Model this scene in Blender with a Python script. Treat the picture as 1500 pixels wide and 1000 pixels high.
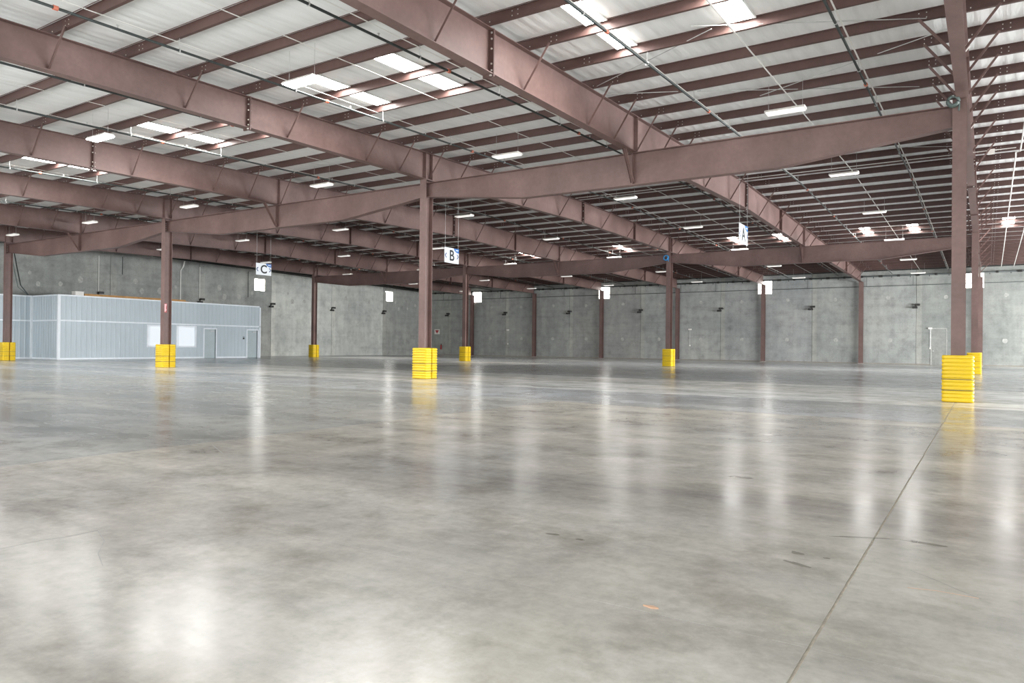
import bpy, math, random
from mathutils import Vector, Matrix
random.seed(7)
SC = bpy.context.scene
COL = SC.collection
for o in list(bpy.data.objects):
    bpy.data.objects.remove(o)

# ------------------------------------------------------------------ camera, sky, daylight, exposure
CAM = bpy.data.cameras.new('camera')
CAMO = bpy.data.objects.new('camera', CAM)
COL.objects.link(CAMO)
YAW, PITCH, ROLL = -0.5777, 0.0053, -0.0103
CAM.sensor_fit = 'HORIZONTAL'
CAM.sensor_width = 36.0
CAM.lens = 1066.2 / 1500 * 36.0
CAM.clip_end = 500
_s, _c, _sp, _cp = math.sin(YAW), math.cos(YAW), math.sin(PITCH), math.cos(PITCH)
fw0 = Vector((_s, _c, 0)); rt0 = Vector((_c, -_s, 0)); up0 = Vector((0, 0, 1))
fw = fw0 * _cp + up0 * _sp
up = -fw0 * _sp + up0 * _cp
cr, sr = math.cos(ROLL), math.sin(ROLL)
rt2 = rt0 * cr - up * sr
up2 = rt0 * sr + up * cr
CAMO.matrix_world = Matrix.Translation((0.523, -18.889, 1.147)) @ Matrix((rt2, up2, -fw)).transposed().to_4x4()
SC.camera = CAMO

W = bpy.data.worlds.new('sky'); SC.world = W
W.use_nodes = True
W.node_tree.nodes['Background'].inputs[0].default_value = (0.80, 0.90, 1.0, 1)
W.node_tree.nodes['Background'].inputs[1].default_value = 3.0


def daylight(name, loc, rot, sx, sy, power, color):
    l = bpy.data.lights.new(name, 'AREA'); l.shape = 'RECTANGLE'; l.size = sx; l.size_y = sy
    l.energy = power; l.color = color
    o = bpy.data.objects.new(name, l); COL.objects.link(o)
    o.location = loc; o.rotation_euler = rot
    return o


# daylight coming in through the open dock doors of the wall behind the camera
DOCK = [-48.0, -40.5, -33.0, -25.5, -18.0, -10.5, -3.0, 4.5, 12.0]
for i, dx in enumerate(DOCK):
    daylight('dock_daylight', (dx, -22.25, 2.2), (math.radians(90), 0, 0), 3.6, 4.0, 250, (1.0, 0.985, 0.96))
# fill lights added for the dark far end, in made-up right-hand wall openings
SIDE_FILL = [-4.5, 3.0, 10.5, 18.0, 25.5, 33.0, 40.0]
for i, dy in enumerate(SIDE_FILL):
    daylight('side_fill', (22.95, dy, 2.2), (math.radians(90), 0, math.radians(90)), 3.6, 4.0, 1900 if dy > 8 else 1100, (0.97, 0.985, 1.0))

SC.view_settings.view_transform = 'Standard'
SC.view_settings.look = 'None'
SC.view_settings.gamma = 1
SC.view_settings.use_curve_mapping = False
SC.view_settings.exposure = 1.1
try:
    SC.cycles.use_denoising = True
    SC.cycles.max_bounces = 8
    SC.cycles.diffuse_bounces = 5
    SC.cycles.glossy_bounces = 3
    SC.cycles.sample_clamp_indirect = 8
    SC.cycles.caustics_reflective = False
    SC.cycles.caustics_refractive = False
except Exception:
    pass

SKYLIGHT_POWER = 30.0
LAMP_LIT = 14.0
LAMP_DIM = 0.30
WINDOW_POWER = 5.0


# ------------------------------------------------------------------ materials
def nodes(name):
    m = bpy.data.materials.new(name); m.use_nodes = True
    nt = m.node_tree
    return m, nt, nt.nodes['Principled BSDF'], nt.nodes, nt.links


def mapping(nt, scale, coord='Object'):
    tc = nt.nodes.new('ShaderNodeTexCoord'); mp = nt.nodes.new('ShaderNodeMapping')
    mp.inputs['Scale'].default_value = scale
    nt.links.new(tc.outputs[coord], mp.inputs['Vector'])
    return mp.outputs['Vector']


def noise(nt, vec, scale, detail=4, rough=0.55):
    n = nt.nodes.new('ShaderNodeTexNoise')
    n.inputs['Scale'].default_value = scale; n.inputs['Detail'].default_value = detail
    n.inputs['Roughness'].default_value = rough
    if vec is not None:
        nt.links.new(vec, n.inputs['Vector'])
    return n.outputs['Fac']


def ramp(nt, fac, stops):
    r = nt.nodes.new('ShaderNodeValToRGB')
    e = r.color_ramp.elements
    while len(e) < len(stops):
        e.new(0.5)
    for k, (p, c) in enumerate(stops):
        e[k].position = p
        e[k].color = (c[0], c[1], c[2], 1) if isinstance(c, (tuple, list)) else (c, c, c, 1)
    nt.links.new(fac, r.inputs['Fac'])
    return r.outputs['Color']


def mix(nt, mode, fac, a, b):
    n = nt.nodes.new('ShaderNodeMix'); n.data_type = 'RGBA'; n.blend_type = mode
    for sock, v in ((n.inputs[0], fac), (n.inputs[6], a), (n.inputs[7], b)):
        if hasattr(v, 'is_linked'):
            nt.links.new(v, sock)
        elif isinstance(v, (tuple, list)):
            sock.default_value = (v[0], v[1], v[2], 1)
        else:
            sock.default_value = v
    return n.outputs[2]


def bump(nt, bsdf, h, strength, dist):
    b = nt.nodes.new('ShaderNodeBump')
    b.inputs['Strength'].default_value = strength; b.inputs['Distance'].default_value = dist
    nt.links.new(h, b.inputs['Height']); nt.links.new(b.outputs['Normal'], bsdf.inputs['Normal'])


def simple(name, col, rough=0.5, metal=0.0, var=0.15, scale=3.0, spec=0.5):
    m, nt, b, N, L = nodes(name)
    v = mapping(nt, (1, 1, 1))
    f = noise(nt, v, scale)
    lo = tuple(c * (1 - var) for c in col); hi = tuple(min(1, c * (1 + var)) for c in col)
    L.new(ramp(nt, f, [(0.3, lo), (0.7, hi)]), b.inputs['Base Color'])
    b.inputs['Roughness'].default_value = rough
    b.inputs['Metallic'].default_value = metal
    b.inputs['Specular IOR Level'].default_value = spec
    return m


def emitter(name, col, power):
    m, nt, b, N, L = nodes(name)
    b.inputs['Base Color'].default_value = (*col, 1)
    v = mapping(nt, (1, 1, 1)); f = noise(nt, v, 2.0, 1)
    L.new(ramp(nt, f, [(0.2, tuple(c * 0.94 for c in col)), (0.8, col)]), b.inputs['Emission Color'])
    b.inputs['Emission Strength'].default_value = power
    b.inputs['Roughness'].default_value = 0.4
    return m


def steel_material(name, lo, mid, hi):
    m, nt, b, N, L = nodes(name)
    v = mapping(nt, (1, 1, 1), 'Object')
    big = noise(nt, v, 0.6, 5, 0.6)
    small = noise(nt, v, 9.0, 3, 0.6)
    c = ramp(nt, big, [(0.28, lo), (0.5, mid), (0.75, hi)])
    c2 = mix(nt, 'MULTIPLY', 0.5, c, ramp(nt, small, [(0.3, 0.72), (0.65, 1.0)]))
    L.new(c2, b.inputs['Base Color'])
    L.new(ramp(nt, big, [(0.3, 0.42), (0.7, 0.58)]), b.inputs['Roughness'])
    b.inputs['Specular IOR Level'].default_value = 0.4
    return m


M = {}
M['steel'] = steel_material('red_oxide_steel', (0.110, 0.066, 0.058), (0.162, 0.098, 0.087), (0.225, 0.143, 0.129))
M['purlin'] = steel_material('purlin_steel', (0.070, 0.038, 0.033), (0.098, 0.053, 0.046), (0.130, 0.074, 0.064))
M['bolt'] = simple('galvanised_bolt', (0.62, 0.60, 0.56), 0.4, 0.6)
M['pipe'] = simple('black_pipe', (0.035, 0.042, 0.040), 0.4, 0.3)
M['clamp'] = simple('red_clamp', (0.50, 0.14, 0.08), 0.5)
M['galv'] = simple('galvanised_rod', (0.55, 0.55, 0.54), 0.4, 0.5)
M['strap'] = simple('white_strap', (0.78, 0.77, 0.73), 0.5, 0, 0.05)
M['yellow'] = simple('yellow_plastic', (0.66, 0.45, 0.008), 0.38, 0, 0.06, 2.0)
M['band'] = simple('dark_band', (0.10, 0.10, 0.09), 0.6)
M['tagwhite'] = simple('white_tag', (0.80, 0.77, 0.72), 0.5, 0, 0.04)
M['signwhite'] = simple('sign_white', (0.76, 0.79, 0.82), 0.45, 0, 0.03)
M['black'] = simple('black_lettering', (0.012, 0.013, 0.015), 0.5)
M['navy'] = simple('navy_print', (0.03, 0.06, 0.20), 0.5)
M['blue'] = simple('blue_print', (0.03, 0.16, 0.48), 0.45)
M['bluehose'] = simple('blue_hose', (0.04, 0.26, 0.55), 0.45)
M['red'] = simple('red_paint', (0.40, 0.045, 0.05), 0.45)
M['pink'] = simple('pale_red_print', (0.85, 0.48, 0.48), 0.5, 0, 0.04)
M['darkfix'] = simple('dark_fixture', (0.022, 0.021, 0.019), 0.5)
M['trim'] = simple('pale_trim', (0.78, 0.82, 0.86), 0.45, 0, 0.04)
M['cladding'] = simple('blue_grey_cladding', (0.47, 0.535, 0.575), 0.45, 0, 0.04, 0.6)
M['doorpaint'] = simple('grey_door_paint', (0.42, 0.49, 0.51), 0.4, 0, 0.04)
M['darkgap'] = simple('dark_reveal', (0.06, 0.07, 0.08), 0.6)
M['wood'] = simple('orange_lumber', (0.50, 0.27, 0.09), 0.65, 0, 0.25, 5)
M['filler'] = simple('joint_filler', (0.44, 0.40, 0.33), 0.7, 0, 0.2, 20)
M['grout'] = simple('grout', (0.45, 0.44, 0.41), 0.8)
M['basetan'] = simple('base_stain_tan', (0.27, 0.245, 0.21), 0.8)
M['patch'] = simple('plaster_patch', (0.43, 0.425, 0.40), 0.8, 0, 0.22, 9)
M['skylight'] = emitter('skylight_panel', (1.0, 0.985, 0.96), SKYLIGHT_POWER)
M['lamp_lit'] = emitter('led_lens_lit', (0.96, 0.98, 1.0), LAMP_LIT)
M['lamp_dim'] = emitter('led_lens', (1.0, 0.97, 0.93), LAMP_DIM)
M['winpane'] = emitter('daylit_pane', (1.0, 0.985, 0.94), WINDOW_POWER)
M['officepane'] = emitter('office_lit_pane', (0.62, 0.66, 0.70), 0.25)
M['winframe'] = simple('window_frame', (0.62, 0.58, 0.52), 0.5)


def concrete_wall():
    m, nt, b, N, L = nodes('tilt_up_concrete')
    v = mapping(nt, (1, 1, 1), 'Object')
    big = noise(nt, v, 0.33, 6, 0.62)
    med = noise(nt, v, 1.6, 6, 0.7)
    fine = noise(nt, v, 14.0, 4, 0.7)
    vs = mapping(nt, (1.2, 1.2, 0.15), 'Object')
    run = noise(nt, vs, 1.6, 5, 0.6)
    vh = mapping(nt, (0.12, 0.12, 3.0), 'Object')
    hor = noise(nt, vh, 1.0, 3, 0.6)
    c = ramp(nt, big, [(0.25, (0.275, 0.287, 0.280)), (0.5, (0.355, 0.363, 0.347)), (0.75, (0.440, 0.440, 0.412))])
    c = mix(nt, 'MULTIPLY', 0.75, c, ramp(nt, med, [(0.28, 0.62), (0.5, 0.95), (0.75, 1.12)]))
    c = mix(nt, 'MULTIPLY', 0.45, c, ramp(nt, fine, [(0.3, 0.72), (0.6, 1.05)]))
    c = mix(nt, 'MULTIPLY', 0.5, c, ramp(nt, run, [(0.3, 0.74), (0.62, 1.05)]))
    c = mix(nt, 'MULTIPLY', 0.3, c, ramp(nt, hor, [(0.38, 0.78), (0.5, 1.0)]))
    oi = N.new('ShaderNodeObjectInfo')
    c = mix(nt, 'MULTIPLY', 1.0, c, oi.outputs['Color'])
    L.new(c, b.inputs['Base Color'])
    b.inputs['Roughness'].default_value = 0.72
    b.inputs['Specular IOR Level'].default_value = 0.3
    bump(nt, b, fine, 0.25, 0.004)
    return m


M['wall'] = concrete_wall()


def polished_floor():
    m, nt, b, N, L = nodes('polished_concrete')
    v = mapping(nt, (1, 1, 1), 'Object')
    vx = mapping(nt, (0.22, 1.0, 1.0), 'Object')          # trowel passes run along the bays
    big = noise(nt, v, 0.16, 5, 0.6)
    blot = noise(nt, vx, 0.55, 7, 0.68)
    med = noise(nt, v, 1.3, 8, 0.7)
    fine = noise(nt, v, 11.0, 5, 0.75)
    oi = N.new('ShaderNodeObjectInfo')
    c = ramp(nt, big, [(0.3, (0.80, 0.83, 0.86)), (0.5, (0.95, 0.95, 0.93)), (0.72, (1.08, 1.03, 0.94))])
    c = mix(nt, 'MULTIPLY', 0.9, c, ramp(nt, blot, [(0.30, 0.46), (0.44, 0.84), (0.54, 1.0), (0.72, 1.30)]))
    c = mix(nt, 'MULTIPLY', 0.75, c, ramp(nt, med, [(0.30, (0.50, 0.48, 0.43)), (0.5, (0.96, 0.96, 0.95)), (0.72, (1.16, 1.16, 1.16))]))
    c = mix(nt, 'MULTIPLY', 0.5, c, ramp(nt, fine, [(0.3, 0.68), (0.62, 1.08)]))
    c = mix(nt, 'MULTIPLY', 1.0, c, oi.outputs['Color'])
    L.new(c, b.inputs['Base Color'])
    r = mix(nt, 'MIX', 0.55, ramp(nt, blot, [(0.3, 0.13), (0.7, 0.29)]), ramp(nt, med, [(0.3, 0.14), (0.7, 0.30)]))
    L.new(r, b.inputs['Roughness'])
    b.inputs['Specular IOR Level'].default_value = 0.32
    bump(nt, b, noise(nt, v, 5.0, 5, 0.65), 0.08, 0.004)
    return m


M['floor'] = polished_floor()


def insulation():
    m, nt, b, N, L = nodes('white_roof_insulation')
    vy = mapping(nt, (1.0, 0.09, 1.0), 'Object')
    rib = noise(nt, vy, 5.0, 4, 0.6)
    crease = noise(nt, mapping(nt, (1.0, 0.35, 1.0), 'Object'), 2.0, 5, 0.65)
    w = N.new('ShaderNodeTexWave'); w.wave_type = 'BANDS'; w.bands_direction = 'X'
    w.inputs['Scale'].default_value = 1.25; w.inputs['Distortion'].default_value = 1.4; w.inputs['Detail'].default_value = 2
    L.new(mapping(nt, (1, 0.12, 1), 'Object'), w.inputs['Vector'])
    c = ramp(nt, rib, [(0.3, (0.77, 0.775, 0.76)), (0.5, (0.86, 0.865, 0.85)), (0.7, (0.90, 0.90, 0.89))])
    L.new(c, b.inputs['Base Color'])
    b.inputs['Roughness'].default_value = 0.42
    h = mix(nt, 'ADD', 0.6, rib, crease)
    h2 = mix(nt, 'ADD', 0.25, h, w.outputs['Color'])
    bump(nt, b, h2, 0.34, 0.07)
    return m


M['insulation'] = insulation()


# ------------------------------------------------------------------ mesh helpers (world coordinates in, local to the parent out)
class MB:
    def __init__(self):
        self.v = []; self.f = []

    def add(self, vs, fs):
        n = len(self.v)
        self.v += [tuple(p) for p in vs]
        self.f += [tuple(i + n for i in q) for q in fs]
        return self

    def box(self, x0, x1, y0, y1, z0, z1):
        vs = [(x, y, z) for z in (z0, z1) for y in (y0, y1) for x in (x0, x1)]
        return self.add(vs, [(0, 2, 3, 1), (4, 5, 7, 6), (0, 1, 5, 4), (2, 6, 7, 3), (0, 4, 6, 2), (1, 3, 7, 5)])

    def prism(self, pts, a, b, axis):
        """polygon PTS extruded from a to b along AXIS; pts are the two other coordinates in xyz order"""
        def P(p, t):
            q = list(p); q.insert('XYZ'.index(axis), t); return tuple(q)
        n = len(pts)
        vs = [P(p, a) for p in pts] + [P(p, b) for p in pts]
        fs = [tuple(range(n)), tuple(range(2 * n - 1, n - 1, -1))]
        fs += [(i, i + n, (i + 1) % n + n, (i + 1) % n) for i in range(n)]
        return self.add(vs, fs)

    def bar(self, p, q, w, t, ref=(0, 0, 1)):
        """rectangular bar from p to q, w wide and t thick"""
        p, q = Vector(p), Vector(q); d = (q - p).normalized(); r = Vector(ref)
        if abs(d.dot(r)) > 0.98:
            r = Vector((1, 0, 0))
        a = d.cross(r).normalized(); b = a.cross(d).normalized()
        vs = []
        for c in (p, q):
            for s, u in ((-1, -1), (1, -1), (1, 1), (-1, 1)):
                vs.append(c + a * (s * w / 2) + b * (u * t / 2))
        return self.add(vs, [(0, 1, 2, 3), (7, 6, 5, 4), (0, 4, 5, 1), (1, 5, 6, 2), (2, 6, 7, 3), (3, 7, 4, 0)])

    def angle(self, p, q, w, t, ref=(0, 0, 1)):
        """L-section bar"""
        p, q = Vector(p), Vector(q); d = (q - p).normalized(); r = Vector(ref)
        a = d.cross(r).normalized(); b = a.cross(d).normalized()
        prof = [(0, 0), (w, 0), (w, t), (t, t), (t, w), (0, w)]
        vs = [c + a * (x - w / 2) + b * (y - w / 2) for c in (p, q) for x, y in prof]
        n = 6
        fs = [tuple(range(n)), tuple(range(2 * n - 1, n - 1, -1))] + [(i, i + n, (i + 1) % n + n, (i + 1) % n) for i in range(n)]
        return self.add(vs, fs)

    def tube(self, pts, r, n=8):
        pts = [Vector(p) for p in pts]
        vs = []
        for i, p in enumerate(pts):
            d = (pts[min(i + 1, len(pts) - 1)] - pts[max(i - 1, 0)]).normalized()
            ref = Vector((0, 0, 1)) if abs(d.z) < 0.95 else Vector((1, 0, 0))
            a = d.cross(ref).normalized(); b = a.cross(d)
            for k in range(n):
                t = 2 * math.pi * k / n
                vs.append(p + a * (r * math.cos(t)) + b * (r * math.sin(t)))
        m = len(pts)
        fs = [(i * n + k, i * n + (k + 1) % n, (i + 1) * n + (k + 1) % n, (i + 1) * n + k) for i in range(m - 1) for k in range(n)]
        fs += [tuple(range(n - 1, -1, -1)), tuple(range((m - 1) * n, m * n))]
        return self.add(vs, fs)

    def flange(self, line, x0, x1, t):
        """strip following LINE of (y, z) at its underside, x0..x1 wide, t thick"""
        for (y0, z0), (y1, z1) in zip(line[:-1], line[1:]):
            vs = [(x0, y0, z0), (x1, y0, z0), (x1, y1, z1), (x0, y1, z1)]
            vs += [(x, y, z + t) for x, y, z in vs]
            self.add(vs, [(3, 2, 1, 0), (4, 5, 6, 7), (0, 1, 5, 4), (1, 2, 6, 5), (2, 3, 7, 6), (3, 0, 4, 7)])
        return self


WL = {}


def wloc(o):
    return WL.get(o.name, Vector((0, 0, 0)))


def obj(name, mb, mat, parent=None, loc=None, smooth=False):
    """one mesh object; vertices given in world coordinates"""
    base = Vector(loc) if loc is not None else (wloc(parent) if parent is not None else Vector((0, 0, 0)))
    me = bpy.data.meshes.new(name)
    me.from_pydata([tuple(Vector(p) - base) for p in mb.v], [], mb.f)
    me.update()
    import bmesh
    bm = bmesh.new(); bm.from_mesh(me); bmesh.ops.recalc_face_normals(bm, faces=bm.faces); bm.to_mesh(me); bm.free()
    if smooth:
        for p in me.polygons:
            p.use_smooth = True
    me.materials.append(M[mat] if isinstance(mat, str) else mat)
    o = bpy.data.objects.new(name, me); COL.objects.link(o)
    if parent is not None:
        o.parent = parent
        o.location = base - wloc(parent)
    else:
        o.location = base
    WL[o.name] = base
    return o


def tag(o, label=None, cat=None, group=None, kind=None):
    if label: o['label'] = label
    if cat: o['category'] = cat
    if group: o['group'] = group
    if kind: o['kind'] = kind
    return o


def thing(name, label, cat, loc, group=None, kind='thing'):
    o = bpy.data.objects.new(name, None); COL.objects.link(o)
    o.location = loc; WL[o.name] = Vector(loc)
    o.empty_display_size = 0.3
    return tag(o, label, cat, group, kind)


def copy_one(o, parent=None, loc=None):
    c = o.copy(); COL.objects.link(c)
    c.parent = parent
    if loc is not None:
        c.location = loc
    WL[c.name] = (wloc(parent) if parent else Vector((0, 0, 0))) + Vector(c.location)
    return c


def copy_thing(root, loc, label=None):
    kids = {}
    for o in COL.objects:
        if o.parent is not None:
            kids.setdefault(o.parent.name, []).append(o)
    r = copy_one(root, None, loc)
    if label: r['label'] = label
    for ch in kids.get(root.name, []):
        c = copy_one(ch, r, ch.location)
        for g in kids.get(ch.name, []):
            copy_one(g, c, g.location)
    return r


# ------------------------------------------------------------------ levels of the roof
RIDGE = 11.2
YN, YF = -22.3, 44.5          # inner faces of the wall behind the camera and of the far wall
XL, XR = -52.2, 23.0
ROWY = [0.0, 22.4]
COLX = [0.0, -15.28, -30.35, -45.85]
WCOLX = [0.14, -7.77, -15.28, -22.81, -30.37, -37.91, -45.72]
PUR = 0.20                    # purlin depth


def rz(y):                    # underside of the purlins
    return 7.57 + 0.025 * y if y < RIDGE else 7.85 - 0.0196 * (y - RIDGE)


# ------------------------------------------------------------------ floor: slabs divided by filled joints
floor = obj('floor', MB().box(XL - .3, XR + .3, YN - .3, YF + .3, -0.30, -0.007), 'filler')
tag(floor, kind='structure')
FX = [XL, -45.7, -38.1, -30.4, -22.8, -15.24, -6.95, -0.04, 7.6, 15.2, XR]
FY = [YN, -15.92, -5.72, -1.9, 5.6, 14.0, 22.4, 30.0, 37.5, YF]
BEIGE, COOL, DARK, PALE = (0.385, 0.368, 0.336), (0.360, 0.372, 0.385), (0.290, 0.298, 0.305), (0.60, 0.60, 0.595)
for i in range(len(FX) - 1):
    for j in range(len(FY) - 1):
        g = 0.007 if FX[i + 1] == -0.04 or FX[i] == -0.04 else 0.003
        g2 = 0.0018 if j in (0, 1) else 0.003
        s = obj('slab', MB().box(FX[i] + g, FX[i + 1] - g, FY[j] + g2, FY[j + 1] - g2, -0.12, 0.0), 'floor', floor)
        if FY[j + 1] <= -5.7 and FX[i] >= -7:
            c = BEIGE
        elif FY[j + 1] <= -5.7:
            c = (0.325, 0.328, 0.318)
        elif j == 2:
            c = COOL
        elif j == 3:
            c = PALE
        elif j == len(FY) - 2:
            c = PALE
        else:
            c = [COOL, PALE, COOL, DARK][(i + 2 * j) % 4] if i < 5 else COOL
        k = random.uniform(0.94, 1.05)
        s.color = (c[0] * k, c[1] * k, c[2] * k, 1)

# worn and dirty marks on the floor near the camera: thin irregular flat stains
def stain(cx, cy, rx, ry, rot, mat):
    mb = MB(); n = 18; pts = []
    for k in range(n):
        t = 2 * math.pi * k / n; w = random.uniform(0.7, 1.15)
        x, y = rx * w * math.cos(t), ry * w * math.sin(t)
        pts.append((cx + x * math.cos(rot) - y * math.sin(rot), cy + x * math.sin(rot) + y * math.cos(rot)))
    mb.prism(pts, -0.0005, 0.0006, 'Z')
    o = obj('oil_stain', mb, mat, floor)
    return o


M['stain'] = simple('oil_stain', (0.15, 0.145, 0.12), 0.22, 0, 0.2, 8)
for a in [(-0.36, -14.59, 0.042, 0.028, -0.5), (-0.31, -14.81, 0.085, 0.022, -0.45), (-.10, -14.0, 0.20, 0.022, 0.45), (0.22, -13.93, 0.13, 0.03, -.05),
          (-0.20, -14.6, 0.02, 0.012, 0), (-1.68, -15.03, 0.05, 0.018, 0.3), (-1.49, -15.04, 0.03, 0.016, 0), (-1.29, -12.38, 0.12, 0.05, 0.2)]:
    stain(*a, 'stain')


# fine cracks and scratches in the slabs
M['crackmat'] = simple('crack_line', (0.15, 0.145, 0.135), 0.7)
M['rustmat'] = simple('rusty_scratch', (0.36, 0.22, 0.14), 0.6)


def crack(pts, w, mat):
    mb = MB()
    for p, q in zip(pts[:-1], pts[1:]):
        mb.bar((p[0], p[1], 0.0002), (q[0], q[1], 0.0002), w, .0012)
    return obj('crack', mb, mat, floor)


crack([(-4.01, -17.06), (-4.02, -16.88), (-3.98, -16.70), (-3.99, -16.55)], .0035, 'crackmat')
crack([(-3.99, -16.55), (-3.72, -16.65), (-3.50, -16.80), (-3.26, -16.90)], .003, 'crackmat')
crack([(0.20, -14.58), (0.33, -14.70), (0.42, -14.80), (0.51, -14.88)], .003, 'crackmat')
crack([(0.21, -14.90), (0.33, -14.87), (0.50, -14.88)], .006, 'rustmat')
crack([(-6.7, -13.9), (-6.1, -14.2), (-5.6, -14.25)], .006, 'crackmat')
lf = obj('paper_scrap', MB().prism([(-.745, -15.86), (-.70, -15.845), (-.672, -15.86), (-.70, -15.872)], 0.0, 0.006, 'Z'), 'rustmat', None, (-.71, -15.86, 0))
tag(lf, 'small reddish scrap lying on the floor left of the long joint', 'scrap', None, 'thing')

# ------------------------------------------------------------------ walls of tilt-up panels
def poly_wall_x(y0, y1, holes, x0, x1, topf, mb):
    """panel in a wall of constant x, from y0 to y1 with a sloping top; HOLES [(ya,yb,za,zb)]"""
    def piece(a, b, zb, zt=None):
        if zt is None:
            mb.prism([(a, zb), (b, zb), (b, topf(b)), (a, topf(a))] if not (a < RIDGE < b) else
                     [(a, zb), (b, zb), (b, topf(b)), (RIDGE, topf(RIDGE)), (a, topf(a))], x0, x1, 'X')
        else:
            mb.box(x0, x1, a, b, zb, zt)
    if not holes:
        piece(y0, y1, 0)
    else:
        ya, yb, za, zb = holes[0]
        piece(y0, ya, 0); piece(yb, y1, 0); piece(ya, yb, 0, za); piece(ya, yb, zb)
    return mb


def top_of_wall(y):
    return rz(y) + PUR - 0.02


def panel_tint():
    k = random.uniform(0.92, 1.08)
    return (k * random.uniform(0.98, 1.03), k, k * random.uniform(0.95, 1.02), 1)


wall_far = obj('wall_far', MB().box(XL - .3, XR, YF + .10, YF + .22, 0, top_of_wall(YF) + .1), 'grout')
tag(wall_far, kind='structure')
FJ = [XL, -49.2, -41.62, -34.03, -26.5, -19.0, -11.47, -3.98, 3.6, 11.2, XR]
FWIN = {1: (-45.95, -44.75), 3: (-30.9, -29.7), 5: (-15.85, -14.65), 7: (-0.82, 0.38)}
WZ = (5.70, 6.86)


def wall_patch(x, z, r, parent):
    mb = MB()
    n = 14
    mb.prism([(x + r * random.uniform(.85, 1.1) * math.cos(6.283 * k / n), z + r * random.uniform(.85, 1.1) * math.sin(6.283 * k / n)) for k in range(n)],
             YF - 0.004, YF + 0.01, 'Y')
    return obj('patch', mb, 'patch', parent)


for i in range(len(FJ) - 1):
    a, b = FJ[i] + .012, FJ[i + 1] - .012
    mb = MB(); zt = top_of_wall(YF)
    if i in FWIN:
        wa, wb = FWIN[i]
        mb.box(a, wa, YF, YF + .15, 0, zt); mb.box(wb, b, YF, YF + .15, 0, zt)
        mb.box(wa, wb, YF, YF + .15, 0, WZ[0]); mb.box(wa, wb, YF, YF + .15, WZ[1], zt)
    else:
        mb.box(a, b, YF, YF + .15, 0, zt)
    p = obj('panel', mb, 'wall', wall_far)
    p.color = panel_tint()
    # smooth pale closing strip beside each joint
    if i > 0:
        st = obj('joint_strip', MB().box(a, a + .36, YF - 0.003, YF + .01, 0.0, zt), 'wall', wall_far)
        st.color = (1.14, 1.12, 1.07, 1)
    if b - a > 6:
        cx = (a + b) / 2
        for dx, z, r in ((-1.9, 1.85, .17), (1.9, 1.85, .17), (-1.9, 5.1, .15), (1.9, 5.15, .15)):
            wall_patch(cx + dx + random.uniform(-.1, .1), z, r, p)
tag(obj('baseboard_far', MB().box(XL, XR, YF - 0.012, YF + .01, 0, .07), 'basetan'), kind='structure')

wall_left = obj('wall_left', poly_wall_x(YN, YF, [], XL - .22, XL - .10, top_of_wall, MB()), 'grout')
tag(wall_left, kind='structure')
LJ = [YN, -12.0, -5.0, 2.0, 9.1, 16.17, 23.14, 30.2, 37.3, YF]
LWIN = {5: (21.38, 22.5), 8: (37.62, 38.82)}
LWZ = (5.62, 6.70)
for i in range(len(LJ) - 1):
    a, b = LJ[i] + .012, LJ[i + 1] - .012
    holes = [(LWIN[i][0], LWIN[i][1], LWZ[0], LWZ[1])] if i in LWIN else []
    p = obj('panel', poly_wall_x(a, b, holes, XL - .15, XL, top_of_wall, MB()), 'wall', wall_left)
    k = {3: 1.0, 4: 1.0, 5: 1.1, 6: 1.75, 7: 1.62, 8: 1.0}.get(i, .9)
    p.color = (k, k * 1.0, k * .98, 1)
    if i > 0:
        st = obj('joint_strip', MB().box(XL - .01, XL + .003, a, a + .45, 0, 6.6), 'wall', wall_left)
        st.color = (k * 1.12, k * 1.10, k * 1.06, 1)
    for dy, z in ((-1.7, 5.6), (1.5, 5.4), (-1.2, 4.9), (.2, 5.0)):
        n = 12; mb = MB(); r = random.uniform(.10, .22); cy = (a + b) / 2 + dy
        mb.prism([(cy + r * random.uniform(.8, 1.1) * math.cos(6.283 * q / n), z + r * 1.3 * random.uniform(.8, 1.1) * math.sin(6.283 * q / n)) for q in range(n)],
                 XL - .01, XL + .004, 'X')
        obj('patch', mb, 'patch', p)

mb = MB(); ys = [YN]
for d in SIDE_FILL:  # openings made up for the added side fill lights
    ys += [d - 1.8, d + 1.8]
ys.append(YF)
for k in range(0, len(ys), 2):
    poly_wall_x(ys[k], ys[k + 1], [], XR, XR + .2, top_of_wall, mb)
for d in SIDE_FILL:
    mb.box(XR, XR + .2, d - 1.8, d + 1.8, 4.3, top_of_wall(d + 1.8) if d > RIDGE else top_of_wall(d - 1.8))
wall_right = obj('wall_right', mb, 'wall')
tag(wall_right, kind='structure')
mb = MB(); xs = [XL]
for d in DOCK:
    xs += [d - 1.8, d + 1.8]
xs.append(XR)
for k in range(0, len(xs), 2):
    mb.box(xs[k], xs[k + 1], YN - .2, YN, 0, rz(YN) + PUR)
for d in DOCK:
    mb.box(d - 1.8, d + 1.8, YN - .2, YN, 4.3, rz(YN) + PUR)
wall_back = obj('wall_back', mb, 'wall')
tag(wall_back, kind='structure')


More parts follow.
